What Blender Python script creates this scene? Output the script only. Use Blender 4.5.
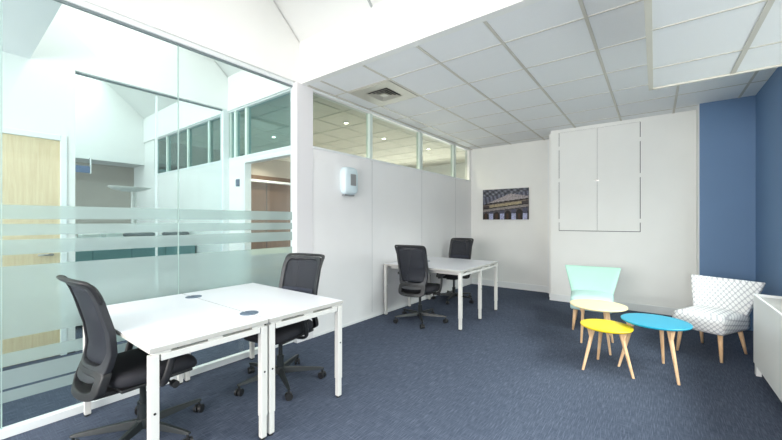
import bpy, bmesh, math, random
from mathutils import Vector, Matrix
R = math.radians
random.seed(7)
S = bpy.context.scene
for o in list(bpy.data.objects): bpy.data.objects.remove(o)
COL = S.collection

# ------------------------------------------------------------------ camera
cd = bpy.data.cameras.new('camera'); cam = bpy.data.objects.new('camera', cd); COL.objects.link(cam)
cam.location = (0, 0, 1.35); cam.rotation_euler = (R(90), 0, R(37.264))
cd.sensor_fit = 'HORIZONTAL'; cd.sensor_width = 36; cd.lens = 36 * 347 / 782; cd.shift_y = 1 / 782
cd.clip_start = .02
S.camera = cam
# ------------------------------------------------------------------ world, light, exposure
W = bpy.data.worlds.new('world'); S.world = W; W.use_nodes = True
W.node_tree.nodes['Background'].inputs[0].default_value = (1, .975, .94, 1)
W.node_tree.nodes['Background'].inputs[1].default_value = 1.9
S.view_settings.view_transform = 'Standard'; S.view_settings.look = 'None'
S.view_settings.gamma = 1; S.view_settings.use_curve_mapping = False
S.view_settings.exposure = 0.14
def area(name, loc, direction, sx, sy, watts, col):
    l = bpy.data.lights.new(name, 'AREA'); l.shape = 'RECTANGLE'; l.size = sx; l.size_y = sy
    l.energy = watts; l.color = col
    o = bpy.data.objects.new(name, l); COL.objects.link(o); o.location = loc
    o.rotation_euler = Vector(direction).to_track_quat('-Z', 'Y').to_euler()
    return o
# daylight from the roof light and right-hand window, then added fill lamps
area('skylight_daylight', (-1.05, 1.55, 4.75), (0, .45, -1), 4.0, 1.4, 24, (1, .99, .98))
area('corridor_skylight_daylight', (-5.85, 1.55, 4.75), (0, .45, -1), 4.8, 1.4, 150, (.97, .99, 1))
area('window_daylight', (3.3, 2.5, 3.62), (-1, .05, -.62), 6.5, 1.9, 640, (1, .98, .94))
area('rear_fill', (-1.3, -2.75, 1.75), (0, 1, -.05), 3.2, 1.5, 215, (1, .975, .94))  # added fill behind the camera, at an invented opening in the front wall
area('corridor_fill', (-5.9, -2.4, 1.6), (0, 1, .05), 5.0, 1.8, 120, (.95, .98, 1))  # added lamp lifting the corridor and far office, no window behind it
area('neighbour_fill', (-5.4, 8.40, 1.3), (0, -1, -.2), 4.0, 1.4, 190, (1, .97, .92))  # hidden lamp added to brighten the neighbouring office, its end wall is solid

# ------------------------------------------------------------------ materials
def lin(c):
    c = c / 255.0
    return c / 12.92 if c <= .04045 else ((c + .055) / 1.055) ** 2.4
def rgb(*c): return (lin(c[0]), lin(c[1]), lin(c[2]), 1)
def mat(name, c, rough=.5, metal=0, noise=0, nscale=40, bump=0, spec=.5, emit=0):
    m = bpy.data.materials.new(name); m.use_nodes = True; nt = m.node_tree; b = nt.nodes['Principled BSDF']
    b.inputs['Base Color'].default_value = rgb(*c); b.inputs['Roughness'].default_value = rough
    b.inputs['Metallic'].default_value = metal; b.inputs['Specular IOR Level'].default_value = spec
    if noise or bump:
        tc = nt.nodes.new('ShaderNodeTexCoord'); n = nt.nodes.new('ShaderNodeTexNoise')
        n.inputs['Scale'].default_value = nscale; n.inputs['Detail'].default_value = 3
        nt.links.new(tc.outputs['Object'], n.inputs['Vector'])
        if noise:
            r = nt.nodes.new('ShaderNodeValToRGB'); r.color_ramp.elements[0].position = .3; r.color_ramp.elements[1].position = .7
            a = rgb(*c)
            r.color_ramp.elements[0].color = (a[0]*(1-noise), a[1]*(1-noise), a[2]*(1-noise), 1)
            r.color_ramp.elements[1].color = (min(1, a[0]*(1+noise)), min(1, a[1]*(1+noise)), min(1, a[2]*(1+noise)), 1)
            nt.links.new(n.outputs['Fac'], r.inputs[0]); nt.links.new(r.outputs[0], b.inputs['Base Color'])
        if bump:
            bp = nt.nodes.new('ShaderNodeBump'); bp.inputs['Strength'].default_value = bump; bp.inputs['Distance'].default_value = .002
            nt.links.new(n.outputs['Fac'], bp.inputs['Height']); nt.links.new(bp.outputs[0], b.inputs['Normal'])
    if emit:
        b.inputs['Emission Color'].default_value = rgb(*c); b.inputs['Emission Strength'].default_value = emit
    return m
def wood(name, c1, c2, axis='z', scale=6):
    m = mat(name, c1, .45); nt = m.node_tree; b = nt.nodes['Principled BSDF']
    tc = nt.nodes.new('ShaderNodeTexCoord'); mp = nt.nodes.new('ShaderNodeMapping')
    s = {'z': (scale*6, scale*6, scale*.35), 'y': (scale*6, scale*.35, scale*6), 'x': (scale*.35, scale*6, scale*6)}[axis]
    mp.inputs['Scale'].default_value = s
    n = nt.nodes.new('ShaderNodeTexNoise'); n.inputs['Scale'].default_value = 1.5; n.inputs['Detail'].default_value = 4; n.inputs['Distortion'].default_value = .6
    r = nt.nodes.new('ShaderNodeValToRGB'); r.color_ramp.elements[0].color = rgb(*c1); r.color_ramp.elements[1].color = rgb(*c2)
    r.color_ramp.elements[0].position = .35; r.color_ramp.elements[1].position = .65
    nt.links.new(tc.outputs['Object'], mp.inputs[0]); nt.links.new(mp.outputs[0], n.inputs['Vector'])
    nt.links.new(n.outputs['Fac'], r.inputs[0]); nt.links.new(r.outputs[0], b.inputs['Base Color'])
    return m
def glass(name, tint, ior=1.45, milk=0, milkc=(200, 220, 215)):
    m = bpy.data.materials.new(name); m.use_nodes = True; nt = m.node_tree; nt.nodes.clear()
    out = nt.nodes.new('ShaderNodeOutputMaterial'); tr = nt.nodes.new('ShaderNodeBsdfTransparent'); gl = nt.nodes.new('ShaderNodeBsdfGlossy')
    fr = nt.nodes.new('ShaderNodeFresnel'); fr.inputs[0].default_value = ior; mx = nt.nodes.new('ShaderNodeMixShader')
    tr.inputs[0].default_value = rgb(*tint); gl.inputs['Roughness'].default_value = .0
    ge = nt.nodes.new('ShaderNodeNewGeometry'); mr = nt.nodes.new('ShaderNodeMapRange')
    mr.inputs[3].default_value = ior; mr.inputs[4].default_value = 1 / ior          # same reflectance on both faces of the pane
    nt.links.new(ge.outputs['Backfacing'], mr.inputs[0]); nt.links.new(mr.outputs[0], fr.inputs[0])
    nt.links.new(fr.outputs[0], mx.inputs[0]); nt.links.new(gl.outputs[0], mx.inputs[2])
    if milk:
        df = nt.nodes.new('ShaderNodeBsdfDiffuse'); df.inputs[0].default_value = rgb(*milkc)
        tl = nt.nodes.new('ShaderNodeBsdfTranslucent'); tl.inputs[0].default_value = rgb(*milkc)
        a = nt.nodes.new('ShaderNodeMixShader'); a.inputs[0].default_value = .5
        nt.links.new(df.outputs[0], a.inputs[1]); nt.links.new(tl.outputs[0], a.inputs[2])
        b = nt.nodes.new('ShaderNodeMixShader'); b.inputs[0].default_value = milk
        nt.links.new(tr.outputs[0], b.inputs[1]); nt.links.new(a.outputs[0], b.inputs[2]); nt.links.new(b.outputs[0], mx.inputs[1])
    else:
        nt.links.new(tr.outputs[0], mx.inputs[1])
    nt.links.new(mx.outputs[0], out.inputs[0])
    return m

M = {}
M['white_wall'] = mat('white_wall_paint', (234, 234, 231), .65, noise=.012, nscale=3)
M['panel_wall'] = mat('partition_panel', (240, 239, 239), .5, noise=.01, nscale=3)
M['post'] = mat('partition_post', (228, 226, 228), .45)
M['ceil_tile'] = mat('ceiling_tile', (234, 235, 236), .85, noise=.02, nscale=250, bump=.2)
M['tbar'] = mat('ceiling_bar', (200, 196, 186), .5)
M['trimcream'] = mat('cream_edge_trim', (212, 208, 196), .5)
M['blue'] = mat('blue_wall_paint', (102, 132, 168), .6, noise=.02, nscale=2)
M['skirt'] = mat('skirting_paint', (230, 232, 232), .4)
M['frame'] = mat('white_aluminium', (232, 236, 236), .35)
M['framegrey'] = mat('grey_gasket', (120, 132, 134), .4)
M['greenframe'] = mat('glazing_mullion', (214, 226, 218), .35)
M['glass'] = glass('partition_glass', (245, 251, 251), 1.34)
M['gedge'] = glass('glass_joint', (196, 222, 218), 1.3, milk=.6, milkc=(224, 238, 235))
M['frost'] = glass('frosted_film', (222, 236, 233), 1.4, milk=.40, milkc=(222, 232, 232))
M['clglass'] = glass('clerestory_glass', (238, 243, 238))
M['cross'] = glass('cross_wall_glass', (206, 228, 230))
M['desk'] = mat('desk_white_laminate', (228, 229, 235), .3)
M['deskedge'] = mat('desk_edge', (186, 183, 178), .45)
M['metalwhite'] = mat('white_powder_coat', (214, 212, 208), .4)
M['foot'] = mat('black_foot', (30, 30, 30), .5)
M['port'] = mat('cable_port_grey', (88, 104, 124), .45)
M['cplastic'] = mat('chair_black_plastic', (34, 34, 36), .45)
M['cgrey'] = mat('chair_grey_plastic', (44, 45, 49), .45)
M['cfab'] = mat('chair_seat_fabric', (34, 34, 40), .85, noise=.1, nscale=300)
M['cbase'] = mat('chair_base_black', (34, 38, 40), .4)
M['birch'] = wood('birch_wood', (226, 182, 138), (240, 204, 164))
M['yellow'] = mat('yellow_lacquer', (232, 204, 28), .35)
M['cream'] = mat('cream_lacquer', (248, 232, 184), .35)
M['teal'] = mat('teal_lacquer', (24, 152, 184), .35)
M['mint'] = mat('mint_fabric', (174, 216, 200), .8, noise=.03, nscale=200, bump=.2)
M['mintseat'] = mat('pale_mint_fabric', (194, 226, 222), .8, noise=.03, nscale=200, bump=.2)
M['doorwood'] = wood('pale_oak_door', (214, 192, 156), (224, 206, 172))
M['brown'] = wood('brown_wood_panel', (96, 76, 62), (110, 88, 72))
M['taupe'] = mat('taupe_wall_paint', (168, 160, 150), .7)
M['tealcab'] = mat('teal_grey_laminate', (122, 160, 160), .5)
M['sign'] = mat('blue_grey_sign', (84, 108, 144), .5)
M['chrome'] = mat('satin_steel', (170, 170, 168), .3, metal=1)
M['dark'] = mat('dark_recess', (60, 60, 62), .7)
M['slot'] = mat('grey_gap', (168, 172, 172), .7)
M['louvre'] = mat('diffuser_louvre', (178, 175, 164), .45)
M['unit'] = mat('pale_blue_plastic', (212, 228, 234), .35)
M['unitwin'] = mat('grey_window_plastic', (142, 144, 146), .4)
M['radiator'] = mat('radiator_enamel', (232, 233, 232), .4)
M['slat'] = mat('grille_slat', (208, 208, 204), .5)
M['lamp'] = mat('downlight_lens', (255, 244, 220), .5, emit=14)
M['bag'] = mat('dark_grey_cloth', (96, 104, 108), .8)
M['paper'] = mat('pale_paper', (224, 226, 222), .8)
M['conc'] = mat('beige_box', (206, 198, 178), .7)

# navy carpet with short pale weave streaks
def carpet():
    m = mat('navy_carpet', (60, 72, 96), .95, spec=.15); nt = m.node_tree; b = nt.nodes['Principled BSDF']
    tc = nt.nodes.new('ShaderNodeTexCoord')
    def streak(sc):
        mp = nt.nodes.new('ShaderNodeMapping'); mp.inputs['Scale'].default_value = sc
        n = nt.nodes.new('ShaderNodeTexNoise'); n.inputs['Scale'].default_value = 1; n.inputs['Detail'].default_value = 1
        nt.links.new(tc.outputs['Object'], mp.inputs[0]); nt.links.new(mp.outputs[0], n.inputs['Vector']); return n
    a = streak((170, 11, 1)); c = streak((9, 170, 1)); d = streak((2.0, 1.2, 1))
    def ramp(n, p0, p1):
        r = nt.nodes.new('ShaderNodeMapRange'); r.inputs[1].default_value = p0; r.inputs[2].default_value = p1
        nt.links.new(n.outputs['Fac'], r.inputs[0]); return r
    ra, rc, rd = ramp(a, .38, .78), ramp(c, .45, .85), ramp(d, .2, .8)
    mx = nt.nodes.new('ShaderNodeMath'); mx.operation = 'MAXIMUM'
    nt.links.new(ra.outputs[0], mx.inputs[0]); nt.links.new(rc.outputs[0], mx.inputs[1])
    mm = nt.nodes.new('ShaderNodeMath'); mm.operation = 'MULTIPLY_ADD'; mm.inputs[1].default_value = .85
    nt.links.new(mx.outputs[0], mm.inputs[0])
    m3 = nt.nodes.new('ShaderNodeMath'); m3.operation = 'MULTIPLY'; m3.inputs[1].default_value = .15
    nt.links.new(rd.outputs[0], m3.inputs[0]); nt.links.new(m3.outputs[0], mm.inputs[2])
    r = nt.nodes.new('ShaderNodeValToRGB'); r.color_ramp.elements[0].color = rgb(58, 66, 82); r.color_ramp.elements[1].color = rgb(95, 103, 120)
    nt.links.new(mm.outputs[0], r.inputs[0]); nt.links.new(r.outputs[0], b.inputs['Base Color'])
    return m
M['carpet'] = carpet()
# woven see-through mesh of the chair backs
def chairmesh(name, c, see):
    m = mat(name, c, .7); nt = m.node_tree; b = nt.nodes['Principled BSDF']; out = nt.nodes['Material Output']
    tr = nt.nodes.new('ShaderNodeBsdfTransparent'); mx = nt.nodes.new('ShaderNodeMixShader'); mx.inputs[0].default_value = see
    nt.links.new(b.outputs[0], mx.inputs[1]); nt.links.new(tr.outputs[0], mx.inputs[2]); nt.links.new(mx.outputs[0], out.inputs[0])
    return m
M['cmesh'] = chairmesh('chair_back_mesh', (36, 39, 48), .14)
M['clumbar'] = mat('chair_lumbar_pad', (44, 48, 62), .7)
# white cloth with a grey lattice of diamonds
def lattice():
    m = mat('lattice_fabric', (225, 225, 225), .85); nt = m.node_tree; b = nt.nodes['Principled BSDF']
    tc = nt.nodes.new('ShaderNodeTexCoord'); sp = nt.nodes.new('ShaderNodeSeparateXYZ'); nt.links.new(tc.outputs['Object'], sp.inputs[0])
    def math_(op, a, b_):
        n = nt.nodes.new('ShaderNodeMath'); n.operation = op
        for i, v in enumerate((a, b_)):
            if v is None: continue
            if isinstance(v, (int, float)): n.inputs[i].default_value = v
            else: nt.links.new(v, n.inputs[i])
        return n.outputs[0]
    x, y, z = sp.outputs
    u = math_('MULTIPLY', math_('ADD', x, math_('MULTIPLY', y, .5)), 62)
    v = math_('MULTIPLY', math_('SUBTRACT', z, math_('MULTIPLY', y, .35)), 70)
    p, q = math_('ADD', u, v), math_('SUBTRACT', u, v)
    g = math_('MULTIPLY', math_('ABSOLUTE', math_('SINE', p, None), None), math_('ABSOLUTE', math_('SINE', q, None), None))
    r = nt.nodes.new('ShaderNodeValToRGB'); r.color_ramp.interpolation = 'EASE'
    e = r.color_ramp.elements; e[0].position = .08; e[0].color = rgb(186, 186, 192); e[1].position = .42; e[1].color = rgb(238, 238, 238)
    nt.links.new(g, r.inputs[0]); nt.links.new(r.outputs[0], b.inputs['Base Color'])
    return m
M['lattice'] = lattice()

# ------------------------------------------------------------------ mesh helpers
class MB:
    def __init__(s): s.b = bmesh.new(); s.smooth = []
    def box(s, c, d, rot=None):
        r = bmesh.ops.create_cube(s.b, size=1); vs = r['verts']
        mt = Matrix.Translation(Vector(c)) @ (rot.to_4x4() if rot else Matrix()) @ Matrix.Diagonal((d[0], d[1], d[2], 1))
        bmesh.ops.transform(s.b, matrix=mt, verts=vs); return s
    def b6(s, x0, x1, y0, y1, z0, z1): return s.box(((x0+x1)/2, (y0+y1)/2, (z0+z1)/2), (abs(x1-x0), abs(y1-y0), abs(z1-z0)))
    def ring(s, pts): return [s.b.verts.new(p) for p in pts]
    def bridge(s, a, b):
        n = len(a)
        for i in range(n): s.b.faces.new((a[i], a[(i+1) % n], b[(i+1) % n], b[i]))
    def loft(s, rings, cap=True):
        rs = [s.ring(r) for r in rings]
        for a, b in zip(rs, rs[1:]): s.bridge(a, b)
        if cap: s.b.faces.new(rs[0][::-1]); s.b.faces.new(rs[-1])
        return s
    def tube(s, pts, rad, n=10, flat=1.0, up=(0, 0, 1)):
        pts = [Vector(p) for p in pts]; rings = []
        for i, p in enumerate(pts):
            t = (pts[min(i+1, len(pts)-1)] - pts[max(i-1, 0)]).normalized()
            u = Vector(up); u = (u - t * u.dot(t))
            if u.length < 1e-3: u = Vector((1, 0, 0)); u = u - t*u.dot(t)
            u.normalize(); w = t.cross(u)
            r = rad[i] if isinstance(rad, (list, tuple)) else rad
            rings.append([p + (u*math.cos(k*2*math.pi/n)*flat + w*math.sin(k*2*math.pi/n))*r for k in range(n)])
        return s.loft(rings)
    def prism(s, outline, h0, h1, axis='z'):
        f = {'z': lambda a, b, h: (a, b, h), 'x': lambda a, b, h: (h, a, b), 'y': lambda a, b, h: (a, h, b)}[axis]
        return s.loft([[f(a, b, h0) for a, b in outline], [f(a, b, h1) for a, b in outline]])
    def build(s, name, m, parent=None, bevel=0, smooth=False, seg=2, **kw):
        bmesh.ops.recalc_face_normals(s.b, faces=s.b.faces)
        me = bpy.data.meshes.new(name); s.b.to_mesh(me); s.b.free()
        ms = m if isinstance(m, (list, tuple)) else [m]
        for q in ms: me.materials.append(q)
        if smooth:
            for p in me.polygons: p.use_smooth = True
        o = bpy.data.objects.new(name, me); COL.objects.link(o); o.parent = parent
        if bevel:
            md = o.modifiers.new('bevel', 'BEVEL'); md.width = bevel; md.segments = seg; md.limit_method = 'ANGLE'; md.angle_limit = R(35)
            for p in me.polygons: p.use_smooth = True
            md.harden_normals = True
        elif smooth:
            pass
        for k, v in kw.items(): o[k] = v
        return o
def crv(pts, n=6):
    """Catmull-Rom through points"""
    P = [Vector(p) for p in pts]; P = [P[0]*2-P[1]] + P + [P[-1]*2-P[-2]]; out = []
    for i in range(1, len(P)-2):
        for k in range(n):
            t = k/n; a, b, c, d = P[i-1:i+3]
            out.append(.5*((2*b)+(c-a)*t+(2*a-5*b+4*c-d)*t*t+(3*b-a-3*c+d)*t**3))
    out.append(P[-2]); return out
def thing(name, label, cat, loc=(0, 0, 0), rz=0, group=None):
    o = bpy.data.objects.new(name, None); COL.objects.link(o); o.location = loc; o.rotation_euler = (0, 0, rz)
    o.empty_display_size = .1; o['label'] = label; o['category'] = cat
    if group: o['group'] = group
    return o
def tag(o, label, cat, group=None):
    o['label'] = label; o['category'] = cat
    if group: o['group'] = group
    return o
def dup(root, loc, rz, label, group=None):
    r = root.copy(); COL.objects.link(r); r.location = loc; r.rotation_euler = (0, 0, rz); r['label'] = label
    if group: r['group'] = group
    for ch in list(root.children):
        c = ch.copy(); COL.objects.link(c); c.parent = r
        for g in list(ch.children):
            d = g.copy(); COL.objects.link(d); d.parent = c
    return r
def sbox(name, m, *bs, **kw):
    mb = MB()
    for b in bs: mb.b6(*b)
    return mb.build(name, m, kw.pop('parent', None), kw.pop('bevel', 0), kind='structure')

# ------------------------------------------------------------------ the shell
YS, ZC, RX = 2.5, 2.89, .98          # soffit line, tile ceiling height, right wall
sbox('floor', M['carpet'], (-9, 1.3, -2.8, 8.8, -.12, 0))
# our room's left partition: white panels under a clerestory
o = sbox('wall_left', M['panel_wall'], (-3.25, -3.15, 2.64, 7.0, 0, 2.205), (-3.25, -3.15, 2.64, 7.0, 2.855, 2.9))
sbox('wall_left_post', M['post'], (-3.26, -3.145, 2.42, 2.645, 0, 2.888))
sbox('trim_1', M['frame'], (-3.26, -3.135, 2.645, 6.95, 2.195, 2.215))
sbox('trim_2', M['slot'], (-3.152, -3.1485, 3.700, 3.704, .08, 2.19), (-3.152, -3.1485, 5.00, 5.004, .08, 2.19), (-3.152, -3.1485, 6.25, 6.254, .08, 2.19))
sbox('baseboard_left', M['skirt'], (-3.15, -3.142, 2.645, 7.0, 0, .025))
# clerestory glazing
yy = [2.645, 3.66, 3.745, 4.95, 5.065, 6.19, 6.31, 6.90]
t = bpy.data.objects.new('window_1', None); COL.objects.link(t); t['kind'] = 'structure'
for i in range(0, 8, 2):
    MB().b6(-3.205, -3.195, yy[i], yy[i+1], 2.215, 2.855).build('pane', M['clglass'], t)
for i in (1, 3, 5):
    MB().b6(-3.23, -3.165, yy[i]+.012, yy[i+1]-.012, 2.215, 2.855).build('mullion', M['greenframe'], t)
MB().b6(-3.25, -3.15, 6.90, 7.0, 2.215, 2.855).build('mullion', M['panel_wall'], t)
MB().b6(-3.192, -3.148, 2.645, 6.9, 2.858, 2.888).build('window_frame', M['frame'], t)
# back walls
sbox('wall_back', M['white_wall'], (-3.25, -1.45, 7.0, 7.12, 0, 2.95))
sbox('wall_back_bay', M['white_wall'], (-1.42, .465, 6.38, 7.12, 0, 2.85), (-1.42, .465, 6.38, 7.12, 2.85, 2.95))
sbox('trim_14', M['skirt'], (-1.60, -1.54, 6.94, 7.0, 0, 2.86))
sbox('wall_back_return', M['white_wall'], (-1.50, -1.42, 6.62, 7.12, 0, 2.95))
sbox('wall_back_alcove', M['blue'], (.465, 1.1, 6.08, 7.12, 0, 2.95))
sbox('trim_3', M['white_wall'], (.455, .466, 6.085, 6.38, 0, 2.89))
sbox('baseboard_back', M['skirt'], (-3.138, -1.50, 6.985, 7.0, 0, .12))
sbox('baseboard_back_bay', M['skirt'], (-1.435, .44, 6.365, 6.38, 0, .11), (-1.435, -1.42, 6.38, 6.62, 0, .11))
sbox('wall_right', M['blue'], (RX, 1.12, 4.95, 6.12, 0, 2.95), (RX, 1.12, -2.7, 4.95, 0, .95), (RX, 1.12, -2.7, 4.95, 2.35, 2.95), (RX, 1.12, -2.7, -1.4, .95, 2.35))
t = bpy.data.objects.new('window_2', None); COL.objects.link(t); t['kind'] = 'structure'
MB().b6(1.0, 1.1, 4.90, 4.95, .95, 2.35).b6(1.0, 1.1, -1.4, -1.35, .95, 2.35).b6(1.0, 1.1, -1.35, 4.9, .95, 1.0).b6(1.0, 1.1, -1.35, 4.9, 2.3, 2.35).b6(1.0, 1.1, 3.3, 3.36, 1, 2.3).b6(1.0, 1.1, .15, .21, 1, 2.3).build('window_frame', M['frame'], t)
for a, b in ((-1.35, .15), (.21, 3.3), (3.36, 4.9)):
    MB().b6(1.05, 1.056, a, b, 1, 2.3).build('pane', M['glass'], t)
sbox('wall_front', M['white_wall'], (-9, -3.1, -2.75, -2.6, 0, 3), (-3.1, .5, -2.75, -2.6, 0, .9), (-3.1, .5, -2.75, -2.6, 2.5, 3), (.5, 1.12, -2.75, -2.6, 0, 3))
# ceilings
sbox('ceiling', M['ceil_tile'], (-3.2, 1.1, YS+.06, 7.1, ZC, 3.0))
sbox('ceiling_near', M['ceil_tile'], (-9, 1.12, -2.75, .55, 2.9, 3.0))
tb = MB()
for x in (-2.92, -2.295, -1.665, -1.045, -.415, .21, .835): tb.b6(x-.012, x+.012, YS+.06, 7.0, ZC-.006, ZC+.002)
tb.build('trim_4', M['tbar'], kind='structure')
tb = MB()
for y in (2.98, 3.61, 4.24, 4.87, 5.5, 6.13, 6.76):
    tb.b6(-3.15, .98 if y < 6 else (.465 if y < 6.3 else -1.5), y-.008, y+.008, ZC-.004, ZC+.003)
tb.build('trim_5', M['tbar'], kind='structure')
sbox('trim_6', M['tbar'], (-3.148, -3.12, YS+.06, 7.0, ZC-.01, ZC+.002))
# lowered tile ceiling by the window wall
sbox('ceiling_lowered', M['ceil_tile'], (-.035, RX, -2.6, 3.60, 2.452, 2.89))
sbox('trim_7', M['trimcream'], (-.042, -.012, -2.6, 3.615, 2.44, 2.475), (-.042, RX, 3.597, 3.615, 2.44, 2.475), (-.045, -.035, -2.6, 3.6, 2.475, 2.49))
tb = MB().b6(.447, .475, -2.6, 3.6, 2.446, 2.455)
for y in (3.145, 2.505, 1.865, 1.225, .585): tb.b6(-.012, RX, y-.006, y+.006, 2.447, 2.455)
tb.build('trim_8', M['tbar'], kind='structure')
# light well: soffit face, raked roof lining and upper walls
sbox('wall_soffit', M['white_wall'], (-9, 1.1, YS-.02, YS+.06, 2.885, 3.36))
def roofz(y): return 3.35 + (YS-y)*.90
mb = MB(); mb.prism([(2.56, 3.30), (1.75, roofz(1.75)), (1.75, roofz(1.75)+.12), (2.56, 3.45)], -9, 1.12, 'x')
mb.prism([(.85, roofz(.85)), (.45, roofz(.45)), (.45, roofz(.45)+.12), (.85, roofz(.85)+.12)], -9, 1.12, 'x')
mb.build('ceiling_raked', M['white_wall'], kind='structure')
sbox('trim_9', M['skirt'], (-2.125, -2.110, 2.0, 2.1, 3.2, 3.21))
bpy.data.objects.remove(bpy.data.objects['trim_9'])
mb = MB(); mb.prism([(2.48, 3.352), (1.76, roofz(1.76)-.006), (1.76, roofz(1.76)+.02), (2.48, 3.38)], -2.125, -2.105, 'x')
mb.build('trim_9', M['slot'], kind='structure')
sbox('wall_well', M['white_wall'], (-9, 1.12, .45, .55, 3.0, 5.2))
for nm, x0, x1 in (('wall_left_upper', -3.28, -3.18), ('wall_corridor_upper', -4.85, -4.75), ('wall_right_upper', .98, 1.12)):
    MB().prism([(.55, 2.9), (2.48, 2.9), (2.48, 3.35), (.55, roofz(.55))], x0, x1, 'x').build(nm, M['white_wall'], kind='structure')
t = sbox('trim_10', M['frame'], *[(x-.03, x+.03, .8, 1.75, 4.02, 4.06) for x in (-7.5, -6.1)])
bpy.data.objects.remove(t)

# ------------------------------------------------------------------ glass partitions
BANDS = [(1.362, 1.452), (1.258, 1.331), (1.136, 1.231), (.612, 1.065), (.44, .522), (.30, .415), (.215, .285)]
def partition(name, x, ys, top, bands, fx0, fx1):
    t = bpy.data.objects.new(name, None); COL.objects.link(t); t['kind'] = 'structure'
    for a, b in zip(ys, ys[1:]):
        MB().b6(x-.005, x+.005, a+.004, b-.004, .05, top).build('pane', M['glass'], t)
        if bands:
            mb = MB()
            for z0, z1 in BANDS: mb.b6(x+.006, x+.0065, a+.004, b-.004, z0, z1)
            mb.build('frosted_film', M['frost'], t)
    for y in ys[1:-1]: MB().b6(x-.006, x+.006, y-.0035, y+.0035, .05, top).build('glass_joint', M['gedge'], t)
    MB().b6(fx0, fx1, ys[0], ys[-1], 0, .055).build('bottom_rail', M['frame'], t, bevel=.004)
    MB().b6(fx0, fx1, ys[0], ys[-1], top+.012, top+.06 if top < 2.87 else 2.905).build('top_rail', M['frame'], t, bevel=.004)
    MB().b6(x-.012, x+.012, ys[0], ys[-1], top-.004, top+.014).build('gasket', M['framegrey'], t)
    return t
g = partition('window_3', -3.235, [-1.76, -.75, .25, 1.256, 2.452], 2.85, True, -3.262, -3.205)
MB().b6(-3.262, -3.205, 2.452, 2.49, 0, 2.9).build('window_frame', M['frame'], g)
g = partition('window_4', -4.80, [.88, 1.62, 2.44], 2.885, False, -4.83, -4.77)
MB().b6(-4.84, -4.76, 2.42, 2.50, 0, 2.9).build('window_frame', M['frame'], g)
MB().b6(-4.812, -4.788, 1.612, 1.632, .05, 2.86).build('mullion', M['frame'], g)
# corridor's solid wall with the oak door
sbox('wall_corridor', M['white_wall'], (-4.85, -4.75, -2.6, -.25, 0, 2.9), (-4.85, -4.75, -.25, .80, 2.19, 2.9), (-4.85, -4.75, .80, .875, 0, 2.9))
d = MB().b6(-4.80, -4.765, -.21, .762, .005, 2.155).build('door_1', M['doorwood'], kind='structure')
MB().b6(-4.78, -4.735, -.26, -.21, 0, 2.21).b6(-4.78, -4.735, .762, .812, 0, 2.21).b6(-4.78, -4.735, -.21, .762, 2.155, 2.21).build('door_frame', M['frame'], d, bevel=.006)
MB().tube([(-4.765, .70, 1.02), (-4.71, .70, 1.02)], .012, 12).tube([(-4.712, .71, 1.02), (-4.712, .60, 1.02)], .010, 12).build('door_handle', M['chrome'], d, smooth=True)
sbox('baseboard_corridor', M['dark'], (-4.75, -4.742, -2.6, -.26, 0, .03), (-4.75, -4.742, .812, .875, 0, .03))
# cross wall at the far end of corridor and far room
sbox('wall_cross', M['white_wall'], (-9, -4.84, 2.5, 2.58, 0, 2.2), (-4.84, -4.36, 2.5, 2.58, 0, 2.2), (-4.36, -3.26, 2.5, 2.58, 2.14, 2.2), (-9, -7.5, 2.5, 2.58, 2.2, 2.9))
t = bpy.data.objects.new('window_5', None); COL.objects.link(t); t['kind'] = 'structure'
xs = [-7.5, -6.95, -6.10, -5.38, -4.84, -4.76, -4.62, -4.34, -3.27]
for a, b in zip(xs, xs[1:]): MB().b6(a+.025, b-.025, 2.535, 2.545, 2.22, 2.87).build('pane', M['cross'], t)
for x in xs[1:-1]: MB().b6(x-.025, x+.025, 2.51, 2.57, 2.22, 2.87).build('mullion', M['greenframe'], t)
MB().b6(-7.52, -3.26, 2.495, 2.58, 2.195, 2.225).b6(-7.52, -3.26, 2.50, 2.58, 2.865, 2.885).build('window_frame', M['frame'], t)
t = sbox('door_2', M['frame'], (-4.39, -4.335, 2.49, 2.585, 0, 2.17), (-4.335, -3.30, 2.49, 2.585, 2.12, 2.17), (-3.30, -3.265, 2.49, 2.585, 0, 2.17), bevel=.005)
# neighbouring office beyond the cross wall
sbox('wall_neighbour_end', M['white_wall'], (-9, -3.25, 8.5, 8.6, 0, 3))
sbox('wall_neighbour_left', M['brown'], (-7.75, -7.6, 2.58, 8.5, 0, 2.45), )
sbox('wall_neighbour_left_upper', M['taupe'], (-7.75, -7.6, 2.58, 8.5, 2.45, 2.9))
sbox('trim_11', M['frame'], (-7.6, -7.45, 2.6, 8.5, 2.28, 2.33))
sbox('trim_12', M['dark'], (-7.602, -7.595, 4.93, 4.945, 0, 2.28), (-7.602, -7.595, 4.0, 4.015, 0, 2.28), (-7.602, -7.595, 5.9, 5.915, 0, 2.28))
sbox('wall_neighbour_right', M['white_wall'], (-3.25, -3.15, 7.12, 8.6, 0, 3))
sbox('ceiling_neighbour', mat('warm_ceiling_tile', (222, 218, 205), .85), (-9, -3.25, YS+.08, 8.6, 2.9, 3.0))
tb = MB()
for k in range(8): tb.b6(-3.5-.6*k-.012, -3.5-.6*k+.012, 2.6, 8.5, 2.893, 2.901)
for k in range(10): tb.b6(-7.6, -3.26, 2.9+.6*k-.008, 2.9+.6*k+.008, 2.893, 2.901)
tb.build('trim_13', mat('warm_ceiling_bar', (205, 202, 190), .5), kind='structure')
# far office end wall, bulkhead over a taupe recess
sbox('wall_far_end', M['taupe'], (-9, -8.6, -2.6, 2.5, 0, 2.9))
sbox('wall_far_bulkhead', M['white_wall'], (-8.6, -8.0, -2.6, 2.5, 2.45, 5.2))

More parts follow.
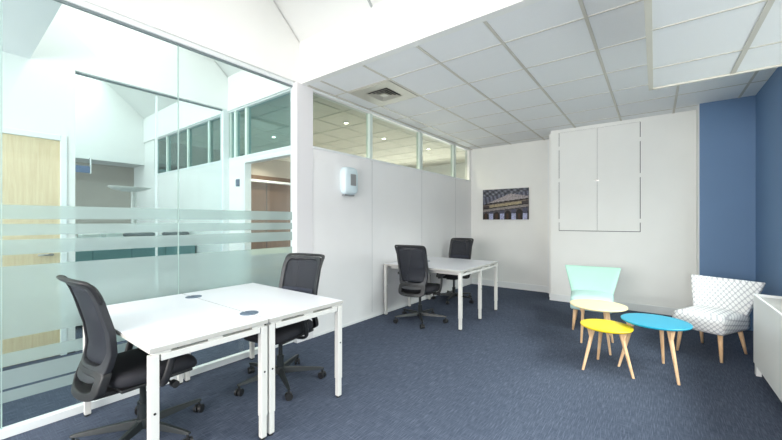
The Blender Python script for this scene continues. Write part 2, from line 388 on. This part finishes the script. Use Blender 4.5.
# ------------------------------------------------------------------ desks
def leg_mesh(x, y, par, w=.042, top=.70, foot_side=1):
    l = MB().b6(x-w/2, x+w/2, y-w/2, y+w/2, .145, top).build('leg', M['metalwhite'], par, bevel=.004)
    MB().b6(x-w*.42, x+w*.42, y-w*.42, y+w*.42, .012, .146).build('foot', M['metalwhite'], l, bevel=.003)
    MB().tube([(x, y, 0), (x, y, .013)], .017, 14).build('foot_pad', M['foot'], l)
    MB().tube([(x+w/2-.001, y, .42), (x+w/2+.0025, y, .42)], .006, 10).build('adjuster_screw', M['foot'], l)
    return l
def top_mesh(x0, x1, y0, y1, par):
    mb = MB().b6(x0, x1, y0, y1, .7145, .74)
    for f in mb.b.faces:
        f.material_index = 0 if f.calc_center_median().z > .7395 else 1
    return mb.build('tabletop', [M['desk'], M['deskedge']], par, bevel=.0015, seg=1)
def spacers(x0, x1, ys, par):
    for y in ys:
        for x in (x0+.035, x1-.035): MB().b6(x-.02, x+.02, y-.04, y+.04, .695, .715).build('spacer', M['metalwhite'], par)
def halfport(cx, y, r, side, par):
    n = 18; pts = [(cx + r*math.cos(math.pi*k/n), y + side*r*math.sin(math.pi*k/n)) for k in range(n+1)]
    MB().prism(pts, .7395, .7435).build('cable_port', M['port'], par)
def desk(label, x0, x1, y0, y1, port_y, side):
    t = thing('desk', label, 'desk', ((x0+x1)/2, (y0+y1)/2, 0), 0, 'white desks in the pair by the glass')
    X0, X1, Y0, Y1 = -(x1-x0)/2, (x1-x0)/2, -(y1-y0)/2, (y1-y0)/2
    top_mesh(X0, X1, Y0, Y1, t)
    i = .024
    for x in (X0+i, X1-i):
        for y in (Y0+i, Y1-i): leg_mesh(x, y, t)
    for x in (X0+i, X1-i): MB().b6(x-.019, x+.019, Y0+.052, Y1-.052, .666, .699).build('side_rail', M['metalwhite'], t, bevel=.003)
    for y in (Y0+.12, Y1-.12): MB().b6(X0+.05, X1-.05, y-.02, y+.02, .665, .70).build('cross_beam', M['metalwhite'], t)
    spacers(X0, X1, (Y0+.06, (Y0+Y1)/2, Y1-.06), t)
    for cx in (-2.137, -2.951): halfport(cx-(x0+x1)/2, port_y-(y0+y1)/2, .055, side, t)
    return t
desk('white office desk nearest the camera with an office chair at its left side', -3.16, -1.913, .617, 1.2555, 1.2555, -1)
desk('white office desk joined behind the nearest desk, chair at its far side', -3.16, -1.913, 1.2625, 1.902, 1.2625, 1)
# second bench against the partition
x0, x1, y0, y1 = -3.10, -1.887, 3.90, 5.15
t = thing('bench_desk', 'white double bench desk further back against the partition wall', 'desk', ((x0+x1)/2, (y0+y1)/2, 0))
X0, X1, Y0, Y1 = -(x1-x0)/2, (x1-x0)/2, -(y1-y0)/2, (y1-y0)/2
top_mesh(X0, X1, Y0, -.003, t); top_mesh(X0, X1, .003, Y1, t)
for x in (X0+.024, X1-.024):
    for y in (Y0+.024, 0, Y1-.024): leg_mesh(x, y, t)
    MB().b6(x-.019, x+.019, Y0+.052, -.025, .666, .699).build('side_rail', M['metalwhite'], t, bevel=.003)
    MB().b6(x-.019, x+.019, .025, Y1-.052, .666, .699).build('side_rail', M['metalwhite'], t, bevel=.003)
for y in (Y0+.12, -.12, .12, Y1-.12): MB().b6(X0+.05, X1-.05, y-.02, y+.02, .665, .70).build('cross_beam', M['metalwhite'], t)
spacers(X0, X1, (Y0+.06, -.3, .1, .32, Y1-.06), t)
for s in (-1, 1): halfport(-.28, s*.003, .06, s, t)

# ------------------------------------------------------------------ office chairs (front faces +y)
def back_y(z):
    K = [(.38, -.268), (.46, -.252), (.54, -.222), (.64, -.205), (.75, -.218), (.86, -.246), (.95, -.275), (1.03, -.305)]
    for (a, ya), (b, yb) in zip(K, K[1:]):
        if z <= b or b == 1.03:
            t = (z-a)/(b-a); return ya + (yb-ya)*t
def backpt(s, z, w, off=0): return Vector((s*w, back_y(z) - .038*(1-s*s) + off, z))
def sup(a, p): c, s = math.cos(a), math.sin(a); return (math.copysign(abs(c)**p, c), math.copysign(abs(s)**p, s))
def halfw(z): return .184 + .028*min(1, max(0, (z-.46)/.25))
def chair_ring(zc, hz, wi, wo, inz0, inz1, th, p=.38, n=56, wfun=None):
    rings = [[], [], [], []]
    for k in range(n):
        a = 2*math.pi*k/n; cs, sn = sup(a, p if math.sin(a) < 0 else p*.6)
        zo = zc + hz*sn; wO = wfun(zo)
        zi = zc + (hz - (inz1 if sn > 0 else inz0))*sn; wI = wfun(zi) - wi
        rings[0].append(backpt(cs, zo, wO, -th/2)); rings[1].append(backpt(cs, zo, wO, th/2))
        q = backpt(cs*wI/wfun(zi), zi, wfun(zi))
        rings[2].append(q+Vector((0, th/2, 0))); rings[3].append(q-Vector((0, th/2, 0)))
    return rings
def make_chair(label, loc, rz):
    t = thing('office_chair', label, 'chair', loc, rz, 'black mesh office chairs')
    # back frame: wide lower lip, slim sides
    rg = chair_ring(.747, .277, .034, 0, .085, .022, .034, wfun=halfw)
    mb = MB(); rs = [mb.ring(r) for r in rg]
    for a, b in ((0, 1), (1, 2), (2, 3), (3, 0)): mb.bridge(rs[a], rs[b])
    fr = mb.build('back_frame', M['cgrey'], t, bevel=.006)
    # handle loop that curls backwards on top
    mb = MB(); w = .205
    mb.tube(crv([(-w+.004, back_y(.91)-.002, .91), (-w, back_y(.985)-.010, .985), (-w*.98, back_y(1.0)-.030, 1.022), (-w*.8, back_y(1.0)-.055, 1.033), (0, back_y(1.0)-.070, 1.035),
                 (w*.8, back_y(1.0)-.055, 1.033), (w*.98, back_y(1.0)-.030, 1.022), (w, back_y(.985)-.010, .985), (w-.004, back_y(.91)-.002, .91)], 5), .015, 10, flat=.8)
    mb.build('handle', M['cplastic'], fr, smooth=True)
    # mesh panel and lumbar pad
    mb = MB(); N, K = 14, 16; g = []
    for j in range(K+1):
        z = .565 + (1.0-.565)*j/K; row = []
        for i in range(N+1):
            s = -1 + 2*i/N; wz = halfw(z) - .018
            if z < .62: wz *= 1 - .16*((.62-z)/.055)**2
            row.append(mb.b.verts.new(backpt(s*wz/halfw(z), z, halfw(z), .002)))
        g.append(row)
    for j in range(K):
        for i in range(N): mb.b.faces.new((g[j][i], g[j][i+1], g[j+1][i+1], g[j+1][i]))
    pm = mb.build('mesh_panel', M['cmesh'], t, smooth=True)
    sd = pm.modifiers.new('solid', 'SOLIDIFY'); sd.thickness = .003
    mb = MB(); g = []
    for j in range(9):
        z = .575 + .175*j/8; g.append([mb.b.verts.new(backpt(-.86 + 1.72*i/12, z, halfw(z)-.01, .016)) for i in range(13)])
    for j in range(8):
        for i in range(12): mb.b.faces.new((g[j][i], g[j][i+1], g[j+1][i+1], g[j+1][i]))
    pl = mb.build('lumbar_panel', M['clumbar'], t, smooth=True)
    sd = pl.modifiers.new('solid', 'SOLIDIFY'); sd.thickness = .008
    # yoke below the back with an oval opening
    rg = chair_ring(.462, .078, .05, 0, .040, .03, .046, p=.55, n=40, wfun=lambda z: .188)
    mb = MB(); rs = [mb.ring(r) for r in rg]
    for a, b in ((0, 1), (1, 2), (2, 3), (3, 0)): mb.bridge(rs[a], rs[b])
    mb.loft([[(-.155, -.285, .392), (.155, -.285, .392), (.155, -.285, .425), (-.155, -.285, .425)],
             [(-.12, -.15, .372), (.12, -.15, .372), (.12, -.15, .400), (-.12, -.15, .400)],
             [(-.06, -.02, .37), (.06, -.02, .37), (.06, -.02, .40), (-.06, -.02, .40)]])
    mb.build('yoke', M['cplastic'], t, bevel=.008)
    # seat cushion: rounded plan, waterfall front
    rings = []
    for z, k in ((.412, .86), (.425, .96), (.45, 1.0), (.474, .985), (.488, .93), (.494, .80)):
        r = []
        for q in range(48):
            cs, sn = sup(2*math.pi*q/48, .45)
            x = .245*cs*k*(1 - .05*(sn < 0)*-sn); y = .02 + .235*sn*k
            zz = z - .03*max(0, (y-.12)/.13)**2 + .008*abs(cs)**3
            r.append((x, y, zz))
        rings.append(r)
    MB().loft(rings).build('seat', M['cfab'], t, smooth=True)
    MB().loft([[(sx*.21, sy*.19+.01, z) for sx, sy in ((-1, -1), (1, -1), (1, 1), (-1, 1))] for z in (.400, .418)]).build('seat_pan', M['cplastic'], t, bevel=.006)
    MB().box((0, 0, .388), (.16, .24, .055)).tube([(.07, .06, .385), (.225, .075, .372)], .007, 8).build('tilt_mechanism', M['cplastic'], t, bevel=.006)
    MB().tube([(.215, .075, .372), (.262, .078, .370)], [.020, .022], 14).build('tension_knob', M['cplastic'], t, smooth=False, bevel=.005)
    MB().tube([(0, 0, .10), (0, 0, .22)], .028, 20).tube([(0, 0, .22), (0, 0, .365)], .017, 20).build('gas_column', M['cbase'], t)
    # armrests
    for s in (-1, 1):
        a = MB().tube(crv([(s*.12, .0, .398), (s*.215, .0, .397), (s*.272, .005, .415), (s*.290, .02, .47), (s*.292, .045, .56), (s*.288, .06, .622)], 5), .021, 10, flat=.55, up=(1, 0, .6)).build('armrest', M['cplastic'], t, smooth=True)
        r = []
        for z, k in ((.618, .9), (.626, 1), (.640, 1), (.648, .88)):
            r.append([(s*.282 + .036*k*sup(2*math.pi*q/24, .5)[0], .04 + .115*k*sup(2*math.pi*q/24, .5)[1], z) for q in range(24)])
        MB().loft(r).build('arm_pad', M['cplastic'], a, smooth=True)
    # five-star base and twin-wheel casters
    mb = MB().tube([(0, 0, .072), (0, 0, .125)], [.045, .036], 20)
    for k in range(5):
        a = 2*math.pi*k/5 + R(18); d = Vector((math.cos(a), math.sin(a), 0)); p = Vector((-d.y, d.x, 0))
        rr = []
        for q, w, z0, z1 in ((.02, .024, .074, .122), (.16, .020, .076, .113), (.32, .016, .078, .099), (.36, .012, .079, .092)):
            c = d*q; rr.append([c-p*w+Vector((0, 0, z0)), c+p*w+Vector((0, 0, z0)), c+p*w*.6+Vector((0, 0, z1)), c-p*w*.6+Vector((0, 0, z1))])
        mb.loft(rr)
    mb.build('base', M['cbase'], t, bevel=.003)
    for k in range(5):
        a = 2*math.pi*k/5 + R(18); d = Vector((math.cos(a), math.sin(a), 0)); e = Vector((math.cos(a+1.1+k), math.sin(a+1.1+k), 0))
        c = d*.345; mb = MB().tube([c+Vector((0, 0, .05)), c+Vector((0, 0, .082))], .008, 8)
        for s in (-1, 1):
            mb.tube([c+e*s*.006+Vector((0, 0, .028)), c+e*s*.024+Vector((0, 0, .028))], .028, 18)
        mb.box(c+Vector((0, 0, .040)), (.03, .03, .026))
        mb.build('caster', M['cplastic'], t)
    return t
def turn_base(t, deg):
    for c in t.children:
        if c.name.startswith(('base', 'caster')): c.rotation_euler.z = R(deg)
CH = make_chair('black mesh office chair nearest the camera at left, its back against the glass side', (-2.54, .785, 0), R(3)); turn_base(CH, 1)
turn_base(dup(CH, (-2.515, 1.765, 0), R(192), 'black mesh office chair behind the near pair of desks, in front of the wall post'), -19)
turn_base(dup(CH, (-2.53, 3.975, 0), R(8), 'black mesh office chair on the near side of the far bench desk, back to camera'), -7)
turn_base(dup(CH, (-2.735, 5.37, 0), R(180), 'black mesh office chair on the far side of the far bench desk, mostly hidden'), 10)

# ------------------------------------------------------------------ coffee tables
def coffee(name, label, c, r, h, m, edge, angs, legr, topr):
    t = thing(name, label, 'table', (c[0], c[1], 0), 0, 'round tripod coffee tables')
    n = 64; e = .004
    MB().loft([[(rr*math.cos(2*math.pi*k/n), rr*math.sin(2*math.pi*k/n), z) for k in range(n)] for rr, z in ((r-.012, h-.019), (r-.002, h-.012), (r, h-e), (r-.003, h))]).build('tabletop', m, t, bevel=0)
    for a, ft in angs:
        a = R(a); d = Vector((math.cos(a), math.sin(a), 0)); top = d*topr + Vector((0, 0, h-.018)); f = d*ft
        mb = MB(); ax = f + Vector((0, 0, 0)); L = 10; rings = []
        p = Vector((-d.y, d.x, 0))
        for q in range(L+1):
            tt = q/L; c0 = top.lerp(ax, tt); rr = .019*(1-tt) + .0105*tt
            rings.append([c0 + (d*math.cos(k*math.pi/7) + p*math.sin(k*math.pi/7))*rr for k in range(14)])
        mb.loft(rings)
        # wedge block where the leg meets the top
        mb.loft([[top+p*w+d*u for w, u in ((-.016, -.01), (.016, -.01), (.016, .055), (-.016, .055))],
                 [top.lerp(ax, .22)+p*w+d*u for w, u in ((-.013, -.005), (.013, -.005), (.013, .012), (-.013, .012))]])
        mb.build('leg', M['birch'], t, bevel=.002)
    return t
coffee('coffee_table', 'small round yellow coffee table with wooden legs, lowest and nearest the camera', (-.356, 3.71), .208, .40, M['yellow'], None, [(222, .222), (113, .222), (-22, .225)], .2, .12)
coffee('coffee_table', 'round teal blue coffee table with wooden legs beside the patterned chair', (.0, 3.94), .260, .45, M['teal'], None, [(200, .285), (75, .245), (-56, .28)], .2, .17)
coffee('coffee_table', 'round cream coffee table with wooden legs in front of the mint chair', (-.49, 4.33), .270, .45, M['cream'], None, [(178, .16), (62, .25), (-58, .25)], .2, .14)

# ------------------------------------------------------------------ cocktail chairs (front faces -y)
def lounge(label, loc, rz, mb_, ms, group):
    t = thing('lounge_chair', label, 'chair', loc, rz, group)
    # seat: wedge cushion, wider towards the back
    def seatring(z, k, f=0):
        out = [(-.222, -.30), (.222, -.30), (.245, .20), (-.245, .20)]; r = []
        n = 10
        for i in range(4):
            a, b = Vector(out[i]), Vector(out[(i+1) % 4])
            for q in range(n):
                c = a.lerp(b, q/n)*k
                # round off corners
                r.append((c.x, c.y - (.02*(1-(abs(c.x)/.23)**2) if i == 0 else 0), z + f*(.015*(1-(c.x/.26)**2))))
        return r
    MB().loft([seatring(.262, .93), seatring(.275, .985), seatring(.30, 1.0), seatring(.36, 1.01), seatring(.398, .99), seatring(.415, .93, .6), seatring(.424, .75, 1), seatring(.426, .4, 1)]).build('seat', ms, t, smooth=True)
    # back: trapezoid flaring upward, curved around the sitter, leaning back
    mb = MB(); N, K = 18, 12
    def bp(i, j, side):
        s = -1 + 2*i/N; v = j/K; z = .33 + v*.41
        w = .218 + .112*v; th = .055 - .02*v
        y = .165 + .175*v + .02*v*v - .055*s*s*(.5+.5*v)
        x = s*w
        edge = 1 - .35*max(0, (abs(s)-.9)/.1) ** 2
        y += side*th*edge*(1 - .35*(v > .99))
        z += .012*(1-s*s)*(-.6)*v + (.0 if side < 0 else -.004)
        return Vector((x, y, z))
    F = [[mb.b.verts.new(bp(i, j, -1)) for i in range(N+1)] for j in range(K+1)]
    B = [[mb.b.verts.new(bp(i, j, 1)) for i in range(N+1)] for j in range(K+1)]
    for G in (F, B):
        for j in range(K):
            for i in range(N): mb.b.faces.new((G[j][i], G[j][i+1], G[j+1][i+1], G[j+1][i]))
    for j in range(K):
        for i in (0, N): mb.b.faces.new((F[j][i], F[j+1][i], B[j+1][i], B[j][i]))
    for i in range(N):
        for j in (0, K): mb.b.faces.new((F[j][i], F[j][i+1], B[j][i+1], B[j][i]))
    mb.build('backrest', mb_, t, bevel=.012, seg=3)
    for sx, sy in ((-1, -1), (1, -1), (1, 1), (-1, 1)):
        a = Vector((sx*.17, -.235 if sy < 0 else .16, .27)); b = Vector((sx*.195, -.265 if sy < 0 else .245, 0))
        MB().tube([a, a.lerp(b, .5), b], [.023, .018, .012], 14).build('leg', M['birch'], t, smooth=True)
    return t
lounge('mint green upholstered cocktail chair behind the cream coffee table', (-.645, 5.08, 0), R(6), M['mint'], M['mintseat'], 'cocktail chairs in the lounge corner')
lounge('white cocktail chair with grey diamond lattice fabric in front of the blue wall', (.465, 4.85, 0), R(-27), M['lattice'], M['lattice'], 'cocktail chairs in the lounge corner').scale = (.92, 1, 1)

# ------------------------------------------------------------------ radiator under the window
t = thing('radiator', 'white convector radiator with slatted top under the window at right edge', 'radiator', (.82, 3.1, 0))
mb = MB()
def rr_outline(x0, x1, y0, y1, r):
    out = []
    for cx, cy, a0 in ((x1-.01, y0+.01, -90), (x1-r, y1-r, 0), (x0+r*.35, y1-r*.35, 90), (x0+.01, y0+.01, 180)):
        q = {-90: .01, 0: r, 90: r*.35, 180: .01}[a0]
        for k in range(7): a = R(a0+90*k/6); out.append((cx+q*math.cos(a), cy+q*math.sin(a)))
    return out
oo = rr_outline(-.125, .135, -1.4, 1.33, .10); ii = rr_outline(-.108, .118, -1.38, 1.313, .085)
a = mb.ring([(x, y, .10) for x, y in oo]); b = mb.ring([(x, y, .70) for x, y in oo]); c = mb.ring([(x, y, .70) for x, y in ii]); d = mb.ring([(x, y, .52) for x, y in ii])
mb.bridge(a, b); mb.bridge(b, c); mb.bridge(c, d); mb.b.faces.new(d); mb.b.faces.new(a[::-1])
mb.build('casing', M['radiator'], t)
mb = MB()
for k in range(90):
    y = -1.35+k*.0295; mb.b6(-.10, .105, y, y+.010, .60, .682)
mb.build('grille', M['slat'], t)
for y in (-1.2, 1.26): MB().b6(-.118, -.085, y-.03, y+.03, 0, .12).build('foot', M['radiator'], t); MB().b6(.03, .06, y-.03, y+.03, 0, .12).build('foot', M['radiator'], t)

# ------------------------------------------------------------------ wall cupboard, picture, unit, diffuser
t = thing('wall_cupboard', 'flush white double-door cupboard high in the back wall with grey gaps', 'cupboard', (-.731, 6.38, 0))
z0, z1, w = 1.185, 2.832, .560
MB().b6(-w, w, -.006, .0, z0, z1).build('carcass', M['dark'], t)
g_ = .009
for s in (-1, 1):
    x0_, x1_ = (-w+g_, -.002) if s < 0 else (.002, w-g_)
    dd = MB().b6(x0_, x1_, -.016, -.005, z0+g_, z1-.004).build('door', M['white_wall'], t)
    for z in (z0+.17, z0+.85, z1-.26):
        xx = -w+.005 if s < 0 else w-.005
        MB().b6(xx-.008, xx+.008, -.017, -.004, z-.03, z+.03).build('hinge', M['white_wall'], dd)
MB().b6(-.03, .03, -.021, -.016, 1.985, 2.005).build('latch', M['chrome'], t)
MB().b6(-w-.035, -w, -.012, 0, z0-.03, z1+.02).b6(w, w+.02, -.008, 0, z0-.03, z1+.02).b6(-w, w, -.012, 0, z1, z1+.02).build('frame', M['white_wall'], t)
# picture: print of an old stone facade with columns
def paint(u, v):
    h = math.sin(u*127.1+v*311.7)*43758.5453; n = h-math.floor(h)
    t = v - .16*(u-.5)                                # the cornices rise to the right
    if t > .82: k = .5+.5*math.sin(u*46)*math.sin(v*40+u*11); c = [a*(1-k)+b*k for a, b in zip((92, 94, 108), (158, 160, 172))]
    elif t > .60 + .22*(1-abs(u-.62)*1.9): k = .5+.5*math.sin(u*70+v*9); c = [a*(1-k)+b*k for a, b in zip((110, 112, 128), (150, 152, 168))]
    elif t > .60: c = (172, 168, 176)
    elif t > .555: c = (66, 56, 58)
    elif t > .525: c = (150, 142, 142)
    elif t > .445: c = (172, 166, 156) if .15 < u < .86 else (112, 104, 110)
    elif t > .41: c = (74, 64, 66)
    elif t > .33: c = (162, 158, 162)
    elif t > .30: c = (104, 100, 112)
    else:
        q = (u*4.05 + .22) % 1; w = abs(q-.5)
        if w > .31: c = (176, 178, 200) if v < .20 else (118, 120, 142)
        elif t < .285 - 1.1*w*w: c = (64, 50, 48) if w > .10 or v > .2 else (112, 84, 56)
        else: c = (128, 124, 134)
    return [lin(max(0, min(255, x*k_*(.98+.20*n)))) for x, k_ in zip(c, (1.08, 1.08, 1.04))]
t = thing('picture', 'unframed canvas photo print of an old stone facade on the back wall', 'picture', (-2.415, 6.985, 1.69))
MB().b6(-.463, .463, -.012, .014, -.31, .31).build('canvas', M['dark'], t)
nx, nz = 84, 56; mb = MB(); cl = mb.b.loops.layers.color.new('print')
vs = [[mb.b.verts.new((-.463+.926*i/nx, -.0135, -.31+.62*j/nz)) for i in range(nx+1)] for j in range(nz+1)]
for j in range(nz):
    for i in range(nx):
        f = mb.b.faces.new((vs[j][i], vs[j][i+1], vs[j+1][i+1], vs[j+1][i])); c = paint((i+.5)/nx, (j+.5)/nz)
        for lp in f.loops: lp[cl] = (*c, 1)
pm = mat('printed_canvas', (128, 128, 128), .6); nt = pm.node_tree; ca = nt.nodes.new('ShaderNodeVertexColor'); ca.layer_name = 'print'
nt.links.new(ca.outputs[0], nt.nodes['Principled BSDF'].inputs['Base Color'])
mb.build('print', pm, t)
# wall-mounted unit
t = thing('wall_dispenser', 'small pale rounded unit with grey window mounted on the partition below clerestory', 'dispenser', (-3.15, 3.20, 1.86))
rg = []
for x, k in ((0, .94), (.012, 1.0), (.06, 1.0), (.085, .94), (.095, .80)):
    rg.append([(x, .125*k*sup(2*math.pi*q/40, .42)[0], (.175*k)*sup(2*math.pi*q/40, .42)[1]) for q in range(40)])
MB().loft(rg).build('housing', M['unit'], t, smooth=True)
MB().b6(.09, .099, -.025, .075, -.06, .085).build('window_panel', M['unitwin'], t, bevel=.006)
for y in (-.095, ): MB().tube([(.086, y, .005), (.094, y, .005)], .008, 10).build('button', M['port'], t)
MB().b6(.0, .055, -.09, .09, -.192, -.172).build('nozzle_tray', M['unitwin'], t, bevel=.005)
# ceiling diffuser filling one tile
t = thing('air_diffuser', 'beige square four-way air diffuser filling one ceiling tile by the clerestory', 'air vent', (-2.608, 3.295, 2.89))
h = .297
def frustum(mb, a, za, b, zb): 
    A = mb.ring([(-a, -a, za), (a, -a, za), (a, a, za), (-a, a, za)]); Bq = mb.ring([(-b, -b, zb), (b, -b, zb), (b, b, zb), (-b, b, zb)]); mb.bridge(A, Bq)
mb = MB(); frustum(mb, h, -.012, .160, -.012); frustum(mb, h, -.012, h, -.001); frustum(mb, .160, -.012, .15, .002)
mb.build('face_plate', M['louvre'], t)
MB().b6(-.15, .15, -.15, .15, -.0015, -.0005).build('throat', M['dark'], t)
for a in (.145, .110, .075):
    mb = MB(); frustum(mb, a, -.022, a-.038, -.002); o = mb.build('louvre', M['louvre'], t)
    sd = o.modifiers.new('solid', 'SOLIDIFY'); sd.thickness = .002
MB().b6(-.04, .04, -.04, .04, -.020, -.004).build('core', M['louvre'], t)

# ------------------------------------------------------------------ neighbouring rooms seen through the glass
for i, (x, y, lab) in enumerate([(-3.86, 3.91, 'round ceiling downlight seen through the first clerestory pane'), (-4.03, 5.08, 'round ceiling downlight seen through the second clerestory pane'),
      (-3.86, 6.39, 'round ceiling downlight seen through the third clerestory pane'), (-5.56, 3.76, 'round ceiling downlight seen above the corridor doorway'), (-7.0, 4.66, 'round ceiling downlight seen inside the open corridor doorway')]):
    t = thing('downlight', lab, 'ceiling light', (x, y, 2.89), 0, 'downlights in the neighbouring office')
    MB().tube([(0, 0, -.004), (0, 0, .008)], .045, 24).build('trim_ring', M['frame'], t)
    MB().tube([(0, 0, -.007), (0, 0, -.003)], .028, 24).build('lens', M['lamp'], t)
    l = bpy.data.lights.new('downlight_glow', 'SPOT'); l.energy = 55; l.color = (1, .88, .70); l.spot_size = R(150); l.spot_blend = .6; l.shadow_soft_size = .05
    q = bpy.data.objects.new('downlight_glow', l); COL.objects.link(q); q.location = (x, y, 2.86)
# table in brown room, far
t = thing('meeting_table', 'pale table seen through the corridor doorway in front of brown panelling', 'table', (-6.4, 4.0, 0))
MB().b6(-.5, .5, -.75, .75, .71, .74).build('tabletop', M['cream'], t, bevel=.004)
for x in (-.42, .42):
    for y in (-.66, .66): MB().tube([(x, y, .71), (x, y, 0)], [.024, .018], 12).build('leg', M['birch'], t)
# access control pad
t = tag(MB().b6(-4.555, -4.475, 2.482, 2.5, 1.82, 1.92).build('wall_switch', M['port'], bevel=.006), 'small dark grey square control pad on the white wall left of the doorway', 'switch')
# hanging sign in far office
t = thing('hanging_sign', 'small blue-grey sign plate under the bulkhead in the far office', 'sign', (-7.9, 1.55, 2.25))
MB().b6(-.012, .012, -.12, .10, -.06, .06).build('plate', M['sign'], t, bevel=.004)
MB().b6(-.014, .014, .10, .115, -.065, .21).build('bracket', M['frame'], t)
MB().b6(-.10, .014, .10, .115, .20, .215).build('arm', M['frame'], t)
# uplighter
t = thing('floor_lamp', 'white uplighter floor lamp with flat tray head standing in the far office', 'lamp', (-6.2, 1.80, 0))
rg = []
for z, k in ((1.785, .35), (1.815, .8), (1.845, 1.0), (1.852, 1.0)):
    rg.append([(.13*k*sup(2*math.pi*q/32, .5)[0], -.05+.255*k*sup(2*math.pi*q/32, .5)[1], z) for q in range(32)])
MB().loft(rg).build('lamp_head', M['metalwhite'], t, smooth=True)
MB().tube([(0, 0, .02), (0, 0, 1.81)], .034, 16).build('pole', M['metalwhite'], t)
MB().b6(-.17, .17, -.2, .2, 0, .022).build('base', M['metalwhite'], t, bevel=.008)
# low cabinet with things on it
t = thing('storage_cabinet', 'long low teal-grey storage cabinet in the far office behind both glass walls', 'cabinet', (-5.95, 1.62, 0))
MB().b6(-.20, .20, -.82, .86, .04, 1.11).build('body', M['tealcab'], t, bevel=.005)
MB().b6(-.21, .21, -.83, .87, 1.11, 1.13).build('top', M['tealcab'], t, bevel=.003)
for k in range(4):
    y0_ = -.81+k*.417; dd = MB().b6(.20, .215, y0_, y0_+.41, .06, 1.10).build('door', M['tealcab'], t, bevel=.003)
    MB().b6(.215, .228, y0_+.35, y0_+.365, .62, .74).build('handle', M['chrome'], dd)
def blob(name, x, y, sx, sy, sz, m, label, cat, group):
    rg = []
    for z, k in ((0, .9), (.25, 1), (.6, .9), (.85, .62), (1, .25)):
        rg.append([(sx*k*sup(2*math.pi*q/20, .6)[0]*(1+.12*math.sin(q*1.7+z*5)), sy*k*sup(2*math.pi*q/20, .6)[1]*(1+.1*math.sin(q*2.3)), sz*z*(1+.1*math.sin(q*1.3)*(z > .5))) for q in range(20)])
    o = MB().loft(rg).build(name, m, smooth=True); o.location = (x, y, 1.13); return tag(o, label, cat, group)
blob('bag', -5.93, 1.80, .13, .19, .075, M['bag'], 'dark grey soft bag lying on the teal-grey cabinet, to the left', 'bag', None)
blob('bag', -5.93, 2.27, .13, .17, .085, M['bag'], 'dark grey soft bag lying on the right end of the teal-grey cabinet', 'bag', None)
for k in range(3):
    tag(MB().b6(-6.05, -5.83, 0.90+k*.24, 1.09+k*.24, 1.131, 1.165+.012*k).build('paper_stack', M['paper'], bevel=.002), ['lowest paper stack at the left end of the teal-grey cabinet', 'middle paper stack on the left half of the teal-grey cabinet', 'tallest paper stack on the teal-grey cabinet, beside the bag'][k], 'papers', 'paper stacks on the cabinet')
